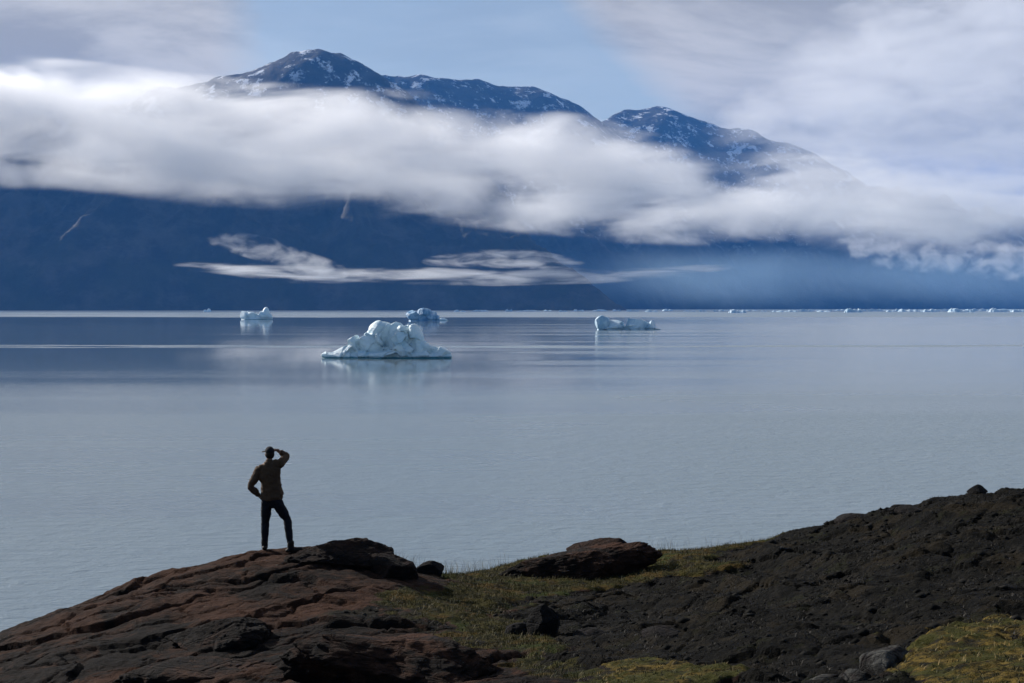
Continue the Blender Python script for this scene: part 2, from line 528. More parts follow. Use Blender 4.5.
# ------------------------------------------------------------------ mountains
def mountain(name, label, x0, x1, y0, y1, nx, ny, ridges, slope, base=-60, nsc=1 / 900, namp=0.34, seed=0.0, power=1.0):
    xs = np.linspace(x0, x1, nx); ys = np.linspace(y0, y1, ny)
    XX, YY = np.meshgrid(xs, ys); X = XX.ravel(); Y = YY.ravel()
    Xw = X + 260 * fbm(X * nsc * .6 + seed, Y * nsc * .6, 3); Yw = Y + 260 * fbm(X * nsc * .6 + 40 + seed, Y * nsc * .6, 3)
    rnd = 260.0
    h = np.full(X.shape, -1e9)
    for line, sl in ridges:
        for (ax, ay, az), (bx, by, bz) in zip(line[:-1], line[1:]):
            dx, dy = bx - ax, by - ay
            t = np.clip(((Xw - ax) * dx + (Yw - ay) * dy) / (dx * dx + dy * dy), 0, 1)
            d = np.hypot(Xw - ax - t * dx, Yw - ay - t * dy)
            top = az + t * (bz - az)
            v = top - (sl or slope) * d * (1 + 0.00012 * d) + (sl or slope) * 0.62 * rnd * (1 - np.exp(-d / rnd))
            # smooth maximum
            k = 90.0
            mx = np.maximum(h, v)
            h = mx + k * np.log1p(np.exp(-np.abs(h - v) / k)) * np.where(h < -1e8, 0, 1)
    r = ridged(X * nsc + seed, Y * nsc * 0.55 + seed, 7, .52)
    rel = np.clip(h / 900, 0, 1)
    h = h + (r - .45) * namp * 900 * (0.15 + 0.85 * rel) * (1 - 0.88 * sstep(1300, 2000, h)) + (38 - 24 * sstep(1500, 2100, h)) * fbm(X / 140, Y / 140, 5) * (0.2 + rel)
    h = np.maximum(h, base)
    o = mesh_obj(name, np.stack([X, Y, h], 1), grid_faces(nx, ny))
    tag(o, label, kind='structure')
    return o


def R3(px, py, d):
    p = at(px, py, d); return (p.x, p.y, p.z)


def mtn_mat(name, snow_from, snow_to):
    m = NT(name)
    P = m.pos()
    spx = m.n('ShaderNodeSeparateXYZ'); m.l(P, spx.inputs[0])
    g = m.n('ShaderNodeNewGeometry')
    sn = m.n('ShaderNodeSeparateXYZ'); m.l(g.outputs['Normal'], sn.inputs[0])
    n = m.noise(P, 0.004, 8, .62)
    base = m.mix(m.remap(n, .35, .65), (0.020, 0.020, 0.020), (0.065, 0.060, 0.054))
    veg = m.math('MULTIPLY', m.remap(spx.outputs[2], 900, 300), m.remap(m.noise(P, .0022, 5, .6), .4, .6))
    base = m.mix(m.math('MULTIPLY', veg, .7), base, (0.022, 0.027, 0.015))
    s = m.math('MULTIPLY', m.remap(m.noise(m.scale(P, (1, 1, .5)), .0060, 9, .74), .53, .60), m.remap(sn.outputs[2], .45, .75))
    s = m.math('MULTIPLY', s, m.remap(spx.outputs[2], snow_from, snow_to))
    c = m.mix(s, base, (0.72, 0.75, 0.80))
    m.bsdf(c, .9, m.bump(m.noise(P, .012, 8, .65), .8, 25), .15)
    return m.m


mm = mtn_mat('mountain_rock', 1000, 1900)
near = mountain('mountain', 'dark steep massif rising into the cloud on the left shore',
                -9500, 2800, 9300, 16500, 560, 330,
                [([R3(-420, 60, 12800), R3(-150, 90, 12500), R3(60, 120, 12600), R3(180, 95, 12800), R3(228, 86, 12900), R3(262, 70, 13000), R3(288, 61, 13000), R3(316, 57, 13000), R3(342, 62, 13000), R3(360, 76, 13000), R3(378, 90, 12900), R3(410, 120, 12500), R3(450, 170, 12000)], 1.05),
                 ([R3(-420, 120, 11000), R3(-200, 130, 11100), R3(0, 140, 11100), R3(150, 160, 11000), R3(300, 175, 11000), R3(420, 190, 10900), R3(480, 212, 10800), R3(520, 238, 10700),
                   R3(560, 268, 10500), R3(590, 292, 10300), R3(607, 305, 10150)], 1.0)],
                1.0, namp=.44, seed=3.1)
near.data.materials.append(mm)
far = mountain('mountain', 'paler blue mountain range behind with snow patches on its ridges',
               -6500, 17500, 13600, 25500, 640, 360,
               [([R3(200, 130, 17000), R3(330, 95, 17000), R3(378, 80, 17000), R3(425, 80, 17100), R3(475, 85, 17300), R3(530, 91, 17500), R3(560, 103, 17800), R3(583, 117, 18200), R3(602, 126, 18800), R3(628, 113, 19500), R3(660, 109, 19500), R3(700, 126, 19500), R3(745, 133, 19400), R3(790, 146, 19300), R3(840, 174, 19200),
                  R3(890, 190, 19200), R3(945, 200, 19300), R3(1000, 215, 19300), R3(1100, 225, 19600), R3(1300, 215, 20500), R3(1500, 200, 21500)], 0.85),
                ([R3(745, 136, 19400), R3(760, 180, 18500), R3(780, 235, 17900)], 0.9)],
               .85, namp=.34, seed=8.4, base=-60)
far.data.materials.append(mtn_mat('far_mountain_rock', 500, 1500))

# ------------------------------------------------------------------ clouds (volumes with their own hulls)
def cloud(name, label, pts, dens, nscale, soft=0.9, lump=1.3, stretch=(.45, .6, 1.2), seed=0, step=0.0, kind='stuff', aniso=.35, col=(.995, .995, .997)):
    """pts: (x, y, z, half height, half depth) stations from left to right"""
    pts = sorted(pts)
    A = np.array(pts, float)
    xs = np.linspace(A[0, 0], A[-1, 0], 70)
    t = (A[:, 0] - A[0, 0]) / (A[-1, 0] - A[0, 0])
    vals = [np.interp(xs, A[:, 0], A[:, k]) for k in (1, 2, 3, 4)]
    vs_, fs_ = [], []
    nr = 28
    M = 1.08
    for i, x in enumerate(xs):
        e = min(i, len(xs) - 1 - i) / 4.0
        end = math.sqrt(max(0.0, 1 - (1 - min(1, e)) ** 2)) * .98 + .02
        for j in range(nr):
            a = 2 * math.pi * j / nr
            vs_.append((x, vals[0][i] + math.cos(a) * vals[3][i] * M * end, vals[1][i] + math.sin(a) * vals[2][i] * M * end))
    for i in range(len(xs) - 1):
        for j in range(nr):
            k = (j + 1) % nr
            fs_.append((i * nr + j, i * nr + k, (i + 1) * nr + k, (i + 1) * nr + j))
    fs_.append(tuple(range(nr))[::-1]); fs_.append(tuple((len(xs) - 1) * nr + j for j in range(nr)))
    m = NT(name + '_vapour')
    P = m.pos()
    s = m.n('ShaderNodeSeparateXYZ'); m.l(P, s.inputs[0])
    tx = m.remap(s.outputs[0], A[0, 0], A[-1, 0], 0, 1, False)

    def curve(col):
        lo, hi = A[:, col].min(), A[:, col].max()
        if hi - lo < 1e-6: return float(lo)
        fc = m.n('ShaderNodeFloatCurve')
        cm = fc.mapping; cu = cm.curves[0]
        cm.use_clip = False
        k = 0
        while len(cu.points) < len(t):
            cu.points.new(0.5, 0.5)
        for q, (a, b) in enumerate(zip(t, (A[:, col] - lo) / (hi - lo))):
            cu.points[q].location = (a, b); cu.points[q].handle_type = 'VECTOR'
        cm.update()
        m.l(tx, fc.inputs['Value'])
        return m.math('ADD', m.math('MULTIPLY', fc.outputs[0], hi - lo), lo)
    cy, cz, hz, hy = curve(1), curve(2), curve(3), curve(4)
    dz = m.math('DIVIDE', m.math('SUBTRACT', s.outputs[2], cz), hz)
    dy = m.math('DIVIDE', m.math('SUBTRACT', s.outputs[1], cy), hy)
    L = (A[-1, 0] - A[0, 0])
    de = m.math('MULTIPLY', m.math('SUBTRACT', tx, .5), 2.0)
    de = m.math('POWER', m.math('ABSOLUTE', de), 8.0)
    r2 = m.math('ADD', m.math('ADD', m.math('MULTIPLY', dz, dz), m.math('MULTIPLY', dy, dy)), de)
    n = m.noise(m.vmath('ADD', m.scale(P, stretch), (seed * 1371.0, seed * 911.0, 0)), nscale, 8, .62, 0.5)
    f = m.math('ADD', m.math('SUBTRACT', 1.0, r2), m.math('MULTIPLY', m.math('SUBTRACT', n, .5), lump * 2))
    d = m.remap(f, 0.02, soft)
    d = m.math('MULTIPLY', d, m.remap(r2, 1.0, .80))
    d = m.math('MULTIPLY', d, dens)
    pv = m.n('ShaderNodeVolumePrincipled')
    pv.inputs['Color'].default_value = (*col, 1)
    pv.inputs['Anisotropy'].default_value = aniso
    m.l(d, pv.inputs['Density'])
    o = m.n('ShaderNodeOutputMaterial'); m.l(pv.outputs[0], o.inputs['Volume'])
    ob = mesh_obj(name, vs_, fs_, m.m)
    tag(ob, label, kind=kind)
    return ob


def CS(px, ytop, ybot, d, hd):
    a = at(px, ytop, d); b = at(px, ybot, d)
    return (a.x, d, (a.z + b.z) / 2, (a.z - b.z) / 2, hd)


cloud('cloud_bank', 'long pale cloud bank lying across the mountain sides',
      [CS(-420, 50, 196, 9000, 420), CS(-100, 48, 190, 9000, 420), CS(60, 54, 192, 9000, 420), CS(180, 70, 208, 9000, 400), CS(300, 82, 216, 9000, 380),
       CS(420, 88, 224, 9050, 340), CS(520, 100, 236, 9100, 320), CS(620, 118, 246, 9200, 320), CS(700, 146, 248, 9300, 300),
       CS(760, 150, 252, 9400, 280), CS(820, 146, 252, 9400, 300), CS(900, 156, 254, 9500, 300), CS(1024, 172, 256, 9600, 280), CS(1250, 180, 262, 9800, 280)],
      0.0070, .0036, soft=1.35, lump=2.0, seed=1, aniso=.5, stretch=(.33, .6, 1.15))
cloud('cloud_bank', 'grey cloud mass closing over the right end of the ridge',
      [CS(690, 120, 176, 13200, 300), CS(750, 70, 190, 13200, 500), CS(820, 10, 198, 13200, 650), CS(900, -40, 205, 13200, 700), CS(980, -60, 210, 13200, 700), CS(1100, -70, 215, 13200, 700), CS(1300, -70, 215, 13200, 700)],
      .0015, .0030, soft=1.6, lump=2.4, seed=2, aniso=.4)
cloud('cloud_wisp', 'thin streak of mist along the foot of the left massif',
      [CS(170, 258, 272, 8700, 100), CS(220, 260, 276, 8700, 120), CS(290, 263, 284, 8700, 130), CS(400, 266, 285, 8700, 130), CS(500, 268, 287, 8700, 130), CS(600, 267, 284, 8700, 130), CS(680, 264, 279, 8700, 120), CS(750, 261, 270, 8700, 90)],
      .0058, .0120, soft=1.8, lump=3.6, seed=3, stretch=(.20, .5, 1.7))
cloud('cloud_wisp', 'small plume of mist hanging above the long mist streak',
      [CS(205, 232, 246, 8800, 90), CS(245, 231, 258, 8800, 110), CS(275, 238, 268, 8800, 110), CS(305, 250, 277, 8800, 110), CS(350, 264, 284, 8800, 90)],
      .0040, .0110, soft=1.7, lump=3.4, seed=4, stretch=(.6, .6, 1.2))
cloud('cloud_wisp', 'short lens of mist before the tip of the dark spur',
      [CS(420, 256, 268, 8800, 90), CS(480, 249, 268, 8800, 110), CS(530, 248, 270, 8800, 110), CS(590, 260, 276, 8800, 90)],
      .005, .0120, soft=1.8, lump=4.2, seed=5, stretch=(.4, .6, 1.7))
cloud('cloud_wisp', 'broken mist patches hanging under the bank at far right',
      [CS(830, 232, 262, 13000, 130), CS(900, 234, 272, 13000, 150), CS(950, 236, 276, 13000, 150), CS(1000, 238, 282, 13000, 150), CS(1080, 240, 285, 13000, 150)],
      .0032, .0075, soft=1.6, lump=4.0, seed=6, stretch=(.7, .8, 1.0))

cloud('mist', 'pale low mist filling the side fjord behind the dark spur',
      [CS(430, 262, 312, 12300, 500), CS(560, 240, 312, 12300, 600), CS(700, 240, 312, 12300, 600), CS(900, 240, 312, 12300, 600), CS(1300, 240, 312, 12300, 600)],
      .0009, .0008, soft=1.8, lump=1.0, seed=7, aniso=.2, col=(.55, .78, 1.0))

m = NT('air')
pv = m.n('ShaderNodeVolumePrincipled')
pv.inputs['Color'].default_value = (.10, .38, 1.0, 1)
pv.inputs['Density'].default_value = 1.9e-5
pv.inputs['Anisotropy'].default_value = 0.0
o = m.n('ShaderNodeOutputMaterial'); m.l(pv.outputs[0], o.inputs['Volume'])
E2 = EXT + 500
hz_v = [(x, y, z) for z in (-61, 3300) for x, y in ((-E2, -3500), (E2, -3500), (E2, 42500), (-E2, 42500))]
hz = mesh_obj('haze', hz_v, [(3, 2, 1, 0), (4, 5, 6, 7), (0, 1, 5, 4), (1, 2, 6, 5), (2, 3, 7, 6), (3, 0, 4, 7)], m.m, smooth=False)
tag(hz, 'blue air between the shore and the far mountains', kind='stuff')

#@@MORE
# ------------------------------------------------------------------ icebergs
m = NT('glacier_ice')
P = m.pos()
sx = m.n('ShaderNodeSeparateXYZ'); m.l(P, sx.inputs[0])
blue = m.remap(m.noise(m.scale(P, (1, 1, 1.6)), .10, 5, .6, .5), .48, .66)
c = m.mix(blue, (0.72, 0.85, 0.90), (0.52, 0.72, 0.82))
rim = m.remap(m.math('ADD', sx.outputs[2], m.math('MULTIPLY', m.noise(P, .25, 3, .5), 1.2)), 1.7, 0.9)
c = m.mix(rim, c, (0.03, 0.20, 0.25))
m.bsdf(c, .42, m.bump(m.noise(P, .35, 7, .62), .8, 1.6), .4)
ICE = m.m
m = NT('shade_blue_ice')
P = m.pos()
c = m.mix(m.remap(m.noise(m.scale(P, (1, 1, .6)), .10, 5, .6, .5), .40, .62), (0.10, 0.27, 0.46), (0.36, 0.54, 0.70))  # blue of ice lying in shade, put into its base colour
m.bsdf(c, .4, m.bump(m.noise(P, .12, 7, .62), .8, 4), .4)
ICEB = m.m
m = NT('pale_shade_blue_ice')
P = m.pos()
c = m.mix(m.remap(m.noise(m.scale(P, (1, 1, .6)), .08, 5, .6, .5), .40, .62), (0.30, 0.48, 0.62), (0.62, 0.76, 0.84))  # berg's bluish shadow tone, lightened and mixed into the ice colour
m.bsdf(c, .4, m.bump(m.noise(P, .15, 7, .62), .8, 3), .4)
ICEP = m.m


m = NT('far_glacier_ice'); P = m.pos()
m.bsdf(m.mix(m.remap(m.noise(P, .05, 4, .6), .4, .6), (0.34, 0.50, 0.60), (0.62, 0.72, 0.78)), .5, spec=.3)
ICEF = m.m


def iceberg(name, label, px, pyb, wpx, peaks, group=None, mat=ICE, seed=0.0, nx=150, ny=80, rough=1.0, depthk=.45, cat='iceberg', notch=.04):
    """peaks in picture pixels at the berg's own distance: (u, v, height, ru, rv, power)"""
    d = CAMZ * F / (pyb - HOR)
    k = d / F
    c0 = at(px, pyb, d)
    hw = wpx / 2 * 1.25; hv = wpx / 2 * depthk * 1.5
    U, V = np.meshgrid(np.linspace(-hw, hw, nx), np.linspace(-hv, hv, ny))
    U = U.ravel(); V = V.ravel()
    s = 6.0 / wpx
    Uw = U + wpx * .035 * fbm(U * s + seed, V * s, 3); Vw = V + wpx * .03 * fbm(U * s, V * s + seed + 30, 3)
    h = np.full(U.shape, -2.0)
    for (u, v, hh, ru, rv, pw) in peaks:
        r = np.sqrt(((Uw - u) / ru) ** 2 + ((Vw - v) / rv) ** 2)
        h = np.maximum(h, (hh + 2) * (1 - r ** pw) - 2)
    pk = max(p[2] for p in peaks)
    e, fr, _ = voronoi(U * s * 1.3 + seed, V * s * 1.6 + seed * 2)
    up = sstep(-1, pk * .35, h)
    h = h * (1 if nx > 70 else .85) + rough * up * pk * (.16 * fr + .13 * (ridged(U * s * .9 + seed, V * s * .9, 4) - .5) + .05 * fbm(U * s * 4, V * s * 4 + seed, 4))
    h = np.clip(h, -1.2, None)
    n = nx * ny
    topv = np.stack([U * k, V * k, h * k], 1)
    # water-worn notch just above the waterline
    low = np.clip(1 - np.abs(topv[:, 2] - .4 * k) / (1.6 * k), 0, 1)
    topv[:, 0] *= 1 - notch * low; topv[:, 1] *= 1 - notch * 2 * low
    keep = h > -1.15
    faces = grid_faces(nx, ny)
    faces = faces[keep[faces].any(1)]
    used = np.unique(faces); mp = -np.ones(n, int); mp[used] = np.arange(len(used))
    V3 = topv[used]; Fc = mp[faces]
    # close underneath
    bot = V3.copy(); bot[:, 2] = -1.6 * k
    nv = len(V3)
    ed = np.concatenate([Fc[:, [0, 1]], Fc[:, [1, 2]], Fc[:, [2, 3]], Fc[:, [3, 0]]])
    key = ed[:, 0] * (nv + 1) + ed[:, 1]; rkey = ed[:, 1] * (nv + 1) + ed[:, 0]
    bd = ed[~np.isin(key, rkey)]
    side = np.stack([bd[:, 1], bd[:, 0], bd[:, 0] + nv, bd[:, 1] + nv], 1)
    allf = np.concatenate([Fc, Fc[:, ::-1] + nv, side])
    o = mesh_obj(name, np.concatenate([V3, bot]), allf, mat)
    o.location = (c0.x, d, 0)
    return tag(o, label, cat, group)


# angular bergs
def block_iceberg(label, px, pyb, blocks, mat, seed, voxel, rough=1.0):
    """blocks in picture pixels at the berg's own distance: (u, v, z, ru, rv, rz, tilt about depth, cuts)"""
    d = CAMZ * F / (pyb - HOR); k = d / F
    bm = bmesh.new()
    for bi, (u, v, z, ru, rv, rz, tl, cuts) in enumerate(blocks):
        R = random.Random(seed * 100 + bi)
        b2 = bmesh.new(); bmesh.ops.create_icosphere(b2, subdivisions=4, radius=1)
        pl = [(Vector((R.gauss(0, 1), R.gauss(-.35, .8), R.gauss(.15, .8))).normalized(), R.uniform(.45, .85)) for _ in range(cuts)]
        rot = Matrix.Rotation(tl, 3, 'Y')
        for vv in b2.verts:
            p = vv.co * 1.12
            for n, c in pl:
                t = p.dot(n) - c
                if t > 0: p = p - n * t
            vv.co = (rot @ Vector((p.x * ru, p.y * rv, p.z * rz)) + Vector((u, v, z))) * k
        t_ = bpy.data.meshes.new('t'); b2.to_mesh(t_); b2.free(); bm.from_mesh(t_)
    me = bpy.data.meshes.new('t'); bm.to_mesh(me); bm.free()
    o = bpy.data.objects.new('t', me); COL.objects.link(o)
    r = o.modifiers.new('r', 'REMESH'); r.mode = 'VOXEL'; r.voxel_size = voxel * k
    dg = bpy.context.evaluated_depsgraph_get()
    out = bpy.data.meshes.new_from_object(o.evaluated_get(dg)); bpy.data.objects.remove(o)
    off = Vector((seed * 7.3, seed * 2.1, 0))
    nrm = [n_.vector.copy() for n_ in out.vertex_normals]
    for vv, n in zip(out.vertices, nrm):
        q = vv.co / k
        a = mn.ridged_multi_fractal(q * .085 + off, 1.0, 2.1, 4, 1.0, 2.0)
        b = mn.fractal(q * .35 + off, .9, 2.1, 4)
        ds, ps = mn.voronoi(q * .055 + off)
        c1 = ps[0]; hd = Vector((math.sin(c1.x * 91.7), math.sin(c1.y * 57.3 + 2), math.sin(c1.z * 73.1 + 4)))
        dsp = (a - 1.0) * .4 + b * .28 + (q * .055 + off - c1).dot(hd) * 3.6 - .25 * math.exp(-(ds[1] - ds[0]) * 16)
        if q.z < 2.2: dsp = dsp * max(q.z / 2.2, 0) - 1.6 * math.exp(-((q.z - .9) / .8) ** 2)
        vv.co = vv.co + n * dsp * k * rough
    out.polygons.foreach_set('use_smooth', [True] * len(out.polygons))
    out.materials.clear(); out.materials.append(mat); out.name = 'iceberg'
    o = bpy.data.objects.new('iceberg', out); COL.objects.link(o)
    c0 = at(px, pyb, d); o.location = (c0.x, d, 0)
    return tag(o, label, 'iceberg')


from mathutils import noise as mn
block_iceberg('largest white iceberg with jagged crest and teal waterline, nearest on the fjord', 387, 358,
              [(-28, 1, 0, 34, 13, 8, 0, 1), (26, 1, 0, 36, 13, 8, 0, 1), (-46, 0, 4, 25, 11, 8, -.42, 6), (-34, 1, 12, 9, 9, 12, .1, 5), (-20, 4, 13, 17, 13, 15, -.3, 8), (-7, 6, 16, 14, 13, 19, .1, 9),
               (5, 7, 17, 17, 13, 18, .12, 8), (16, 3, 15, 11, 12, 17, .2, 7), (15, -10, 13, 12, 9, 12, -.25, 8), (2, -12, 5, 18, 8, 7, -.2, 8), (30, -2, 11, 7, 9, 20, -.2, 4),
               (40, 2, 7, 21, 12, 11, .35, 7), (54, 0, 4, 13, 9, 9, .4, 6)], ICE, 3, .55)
block_iceberg('small white iceberg with a knob at each end, left of the largest one', 256, 319.5,
              [(0, 0, 1, 15, 6, 6, 0, 5), (-11, 0, 4, 4.5, 5, 6, 0, 4), (-3, 1, 3, 8, 5, 4.5, .1, 4), (10.5, 0, 5, 4, 4, 7, 0, 4), (5, 0, 3, 7, 5, 5, -.1, 4)], ICE, 5, .35, .35)
block_iceberg('blocky deep blue iceberg with a flat top, behind the largest one', 426, 321,
              [(-4, 0, 1, 17, 7, 6, 0, 5), (-11, 0, 4, 8, 7, 7.5, 0, 5), (-2, 0, 5, 9, 7, 7, 0, 5), (6, 0, 4, 6, 6, 6, .1, 5)], ICEB, 9, .4, .4)
t_ = iceberg('iceberg', 'low white tail of ice beside the blocky deep blue iceberg', 440, 320.6, 16, [(-4, 0, 5.5, 5, 4, 2.2), (3, 0, 3, 8, 4, 1.8)], seed=4.4, nx=50, ny=30)
block_iceberg('long low pale blue iceberg with a sagging middle, alone right of centre', 627, 330,
              [(0, 0, 1, 31, 8, 5, 0, 5), (-24, 0, 5, 8, 7, 7.5, 0, 5), (-12, 0, 3, 11, 7, 6, .2, 5), (5, 0, 5, 11, 7, 9, -.25, 6), (16, 0, 3, 10, 7, 6, .2, 5), (24, 0, 3, 8, 6, 6, .1, 3)], ICEP, 14, .45, .5)
iceberg('iceberg', 'tiny white iceberg alone under the dark massif, farthest left of the ice', 207, 312, 11,
        [(-2, 0, 2.6, 3, 3, 2.4), (2, 0, 4, 3, 3, 2.5)], seed=17, nx=50, ny=30)
for px, pyb, wpx, hpx, lab in (
        (480, 311.5, 20, 2.6, 'flat bluish floe of ice right behind the blocky deep blue iceberg'),
        (509, 311.5, 8, 4.2, 'small bright block of ice between two flat floes near the tip of the dark spur'),
        (529, 311.4, 26, 2.3, 'long flat bluish floe just right of the small bright block'),
        (579, 311.3, 12, 3.6, 'peaked little floe of ice at the foot of the dark spur'),
        (600, 311.2, 18, 2.8, 'low blue floe above the left end of the long low iceberg'),
        (617, 311.2, 9, 3.8, 'rounded white floe at the very tip of the dark spur'),
        (738, 313.0, 18, 6.5, 'split white iceberg at the left end of the far row of ice'),
        (806, 311.6, 13, 5.0, 'small double peaked iceberg midway along the far row of ice'),
        (854, 312.4, 18, 7.5, 'tallest white iceberg of the far row of ice, right of the double peaked one'),
        (962, 312.2, 26, 7.5, 'broad pale iceberg near the right end of the far row of ice'),
        (998, 312.0, 18, 7.0, 'steep bright iceberg between the broad pale one and the right edge'),
        (1019, 312.0, 16, 5.0, 'long white iceberg cut by the right edge of the view')):
    pk = [(-wpx * .28, 0, hpx, wpx * .24, wpx * .3, 2.6), (wpx * .05, 0, hpx * .6, wpx * .4, wpx * .3, 2.2), (wpx * .3, 0, hpx * .85, wpx * .2, wpx * .26, 2)]
    if wpx > 15 and hpx < 3: pk = [(0, 0, hpx, wpx * .5, wpx * .22, 3)]
    iceberg('iceberg', lab, px, pyb, wpx, [(a_, b_, c_ * .62, d_ * 1.25, e_, f_) for a_, b_, c_, d_, e_, f_ in pk], mat=ICEF, seed=px * .37, nx=60, ny=34, rough=2.0, cat='iceberg', notch=0)
rr = random.Random(5)
fl = None
spots = [633, 652, 668, 690, 703, 716, 726, 752, 764, 776, 784, 793, 815, 824, 833, 840, 846, 868, 876, 883, 891, 899, 906, 912, 919, 927, 934, 941, 948, 978, 985, 990, 1008, 460, 548, 563]
protos = []
for i, px in enumerate(spots):
    right_end = px > 860
    pyb = 311.0 + rr.random() * .9
    wpx = rr.uniform(8, 20); hpx = rr.uniform(1.4, 2.6) + (rr.uniform(0, 1.8) if right_end else 0)
    iceberg('ice_floe', 'tiny pale floe of the broken ice scattered low along the far shore', px, pyb, wpx,
            [(-wpx * .2, 0, hpx, wpx * .3, wpx * .3, 2.2), (wpx * .15, 0, hpx * .7, wpx * .36, wpx * .3, 2.2)],
            group='tiny ice floes along the far shore', mat=ICEF, seed=px * .71, nx=26, ny=14, rough=1.5, cat='ice floe', notch=0)

# ------------------------------------------------------------------ boulders and outcrops
def rock_mat(name, red, pale=0.0):
    m = NT(name); P = m.pos()
    c = rock_color(m, P, red)
    if pale:
        c = m.mix(m.math('MULTIPLY', m.remap(m.noise(P, 4.5, 7, .65), .38, .6), pale), c, (0.085, 0.085, 0.078))
    m.bsdf(c, .93, rock_bump(m, P), .12)
    return m.m


RED = rock_mat('red_gneiss', 1.0); DARK = rock_mat('dark_rock', .15); PALE = rock_mat('pale_rock', .3, .9); BROWN = rock_mat('brown_rock', .55)
from mathutils import noise as mn


def boulder(name, label, cat, px, pyb, a, b, c, mat, seed, rz=0.0, tilt=(0, 0), cuts=16, lump=.20, sink=.3, d=None, sub=5, group=None):
    """a, b, c: half sizes in metres; pyb: row of its foot on the slope"""
    bm = bmesh.new()
    bmesh.ops.create_icosphere(bm, subdivisions=sub, radius=1)
    R = random.Random(seed)
    planes = []
    for _ in range(cuts):
        n = Vector((R.uniform(-1, 1), R.uniform(-1, 1), R.uniform(-.3, 1))).normalized()
        planes.append((n, R.uniform(.50, .80)))
    off = Vector((seed * 3.1, seed * 1.7, 0))
    sc = Vector((a, b, c))
    for v in bm.verts:
        p = v.co.copy()
        for n, k in planes:
            t = p.dot(n) - k
            if t > 0: p -= n * t * .9
        q = Vector((p.x * a, p.y * b, p.z * c))
        n1 = mn.fractal(q * 1.5 + off, 0.9, 2.1, 5)
        n2 = mn.fractal(q * 6 + off, 0.8, 2.1, 4)
        lay = (q.z * 9 + n1 * 2.0); lay = lay - math.floor(lay)
        s = 1 + lump * n1 + .05 * n2 + .035 * lay
        v.co = Vector((q.x * s, q.y * s, q.z * s))
    me = bpy.data.meshes.new(name); bm.to_mesh(me); bm.free()
    me.polygons.foreach_set('use_smooth', [True] * len(me.polygons)); me.materials.append(mat)
    o = bpy.data.objects.new(name, me); COL.objects.link(o)
    dd = d or depth(px, pyb)
    p = at(px, pyb, dd)
    z = zat(p.x, dd)
    o.location = (p.x, dd, z + c * (1 - 2 * sink))
    o.rotation_euler = (tilt[0], tilt[1], rz)
    return tag(o, label, cat, group)


boulder('rock_outcrop', 'rounded red brown slab rising above the grass in the middle of the shore', 'rock', 560, 576, 1.75, .8, .42, RED, 11, rz=.05, tilt=(0, -.17), lump=.12, sink=.36, sub=6, cuts=7)
boulder('rock_outcrop', 'blunt dark end of the red brown slab, stepping down to the grass', 'rock', 610, 572, .8, .6, .40, BROWN, 15, sink=.40)
boulder('rock_outcrop', 'dark rounded knob of rock just right of the standing person', 'rock', 346, 566, .95, .62, .36, BROWN, 21, tilt=(0, .04), lump=.12, sink=.38, sub=6, cuts=6)
boulder('boulder', 'large dark boulder between the rounded knob and the pale grass', 'boulder', 396, 582, .58, .50, .34, BROWN, 23, sink=.34)
boulder('boulder', 'small dark boulder sitting in the pale grass', 'boulder', 432, 584, .30, .28, .21, DARK, 27, sink=.25)
boulder('boulder', 'small square dark rock perched on the skyline of the right hand slope', 'boulder', 977, 491, .21, .20, .11, DARK, 31, sink=.16, cuts=12, d=26.8)
boulder('rock_outcrop', 'low dark hump on the skyline left of the perched square rock', 'rock', 905, 519, .42, .4, .16, DARK, 33, sink=.3, tilt=(0, -.1))
boulder('rock_outcrop', 'low dark hump halfway down the skyline of the right hand slope', 'rock', 852, 528, .50, .4, .14, DARK, 37, sink=.40, tilt=(0, -.15))
boulder('boulder', 'upright angular dark boulder in the hollow between moss and dark slope', 'boulder', 546, 632, .27, .26, .25, DARK, 41, sink=.2, cuts=20)
boulder('boulder', 'flat dark rock lying left of the upright angular boulder', 'boulder', 520, 634, .26, .24, .14, DARK, 43, sink=.2)
boulder('boulder', 'rounded dark rock right of the upright angular boulder', 'boulder', 592, 632, .28, .25, .13, DARK, 47, sink=.32)
boulder('boulder', 'dark rounded rock at the foot of the dark slope below the gold moss strip', 'boulder', 660, 640, .30, .26, .13, DARK, 51, sink=.35)
boulder('boulder', 'pale grey lichen covered rock beside the gold moss at lower right', 'boulder', 884, 660, .36, .28, .20, PALE, 53, sink=.3, lump=.35, tilt=(0, -.2))
boulder('boulder', 'pale grey flat rock left of the larger lichen covered one', 'boulder', 850, 668, .22, .2, .11, PALE, 57, sink=.35, lump=.35, tilt=(0, -.3))
boulder('boulder', 'thin pale stone at the bottom edge below the lichen covered rocks', 'boulder', 822, 682, .20, .13, .05, PALE, 59, sink=.2, tilt=(0, -.25))
boulder('rock_outcrop', 'broad reddish slab bulging at the bottom left of the middle hollow', 'rock', 400, 672, 1.25, .9, .42, RED, 61, rz=.2, tilt=(0, .08), sink=.42, sub=6, cuts=6)
boulder('rock_outcrop', 'long orange brown ledge at the foot of the left rock dome', 'rock', 190, 676, 1.1, .5, .15, RED, 68, rz=-.1, tilt=(0, -.06), sink=.40, sub=6, cuts=3)
boulder('rock_outcrop', 'reddish block split from the face of the left rock dome', 'rock', 222, 640, .75, .6, .26, RED, 71, rz=.1, tilt=(.1, -.1), sink=.40, sub=6, cuts=6)

# rubble on the dark slope
def scatter(n, x0, x1, y0, y1, want, thr=.5):
    x = rng.uniform(x0, x1, n); y = rng.uniform(y0, y1, n)
    c = cover(x, y); wgt = sum(c[k] for k in want)
    ok = (wgt > thr) & (np.abs(x) < y * .42 + 1)
    return x[ok], y[ok]


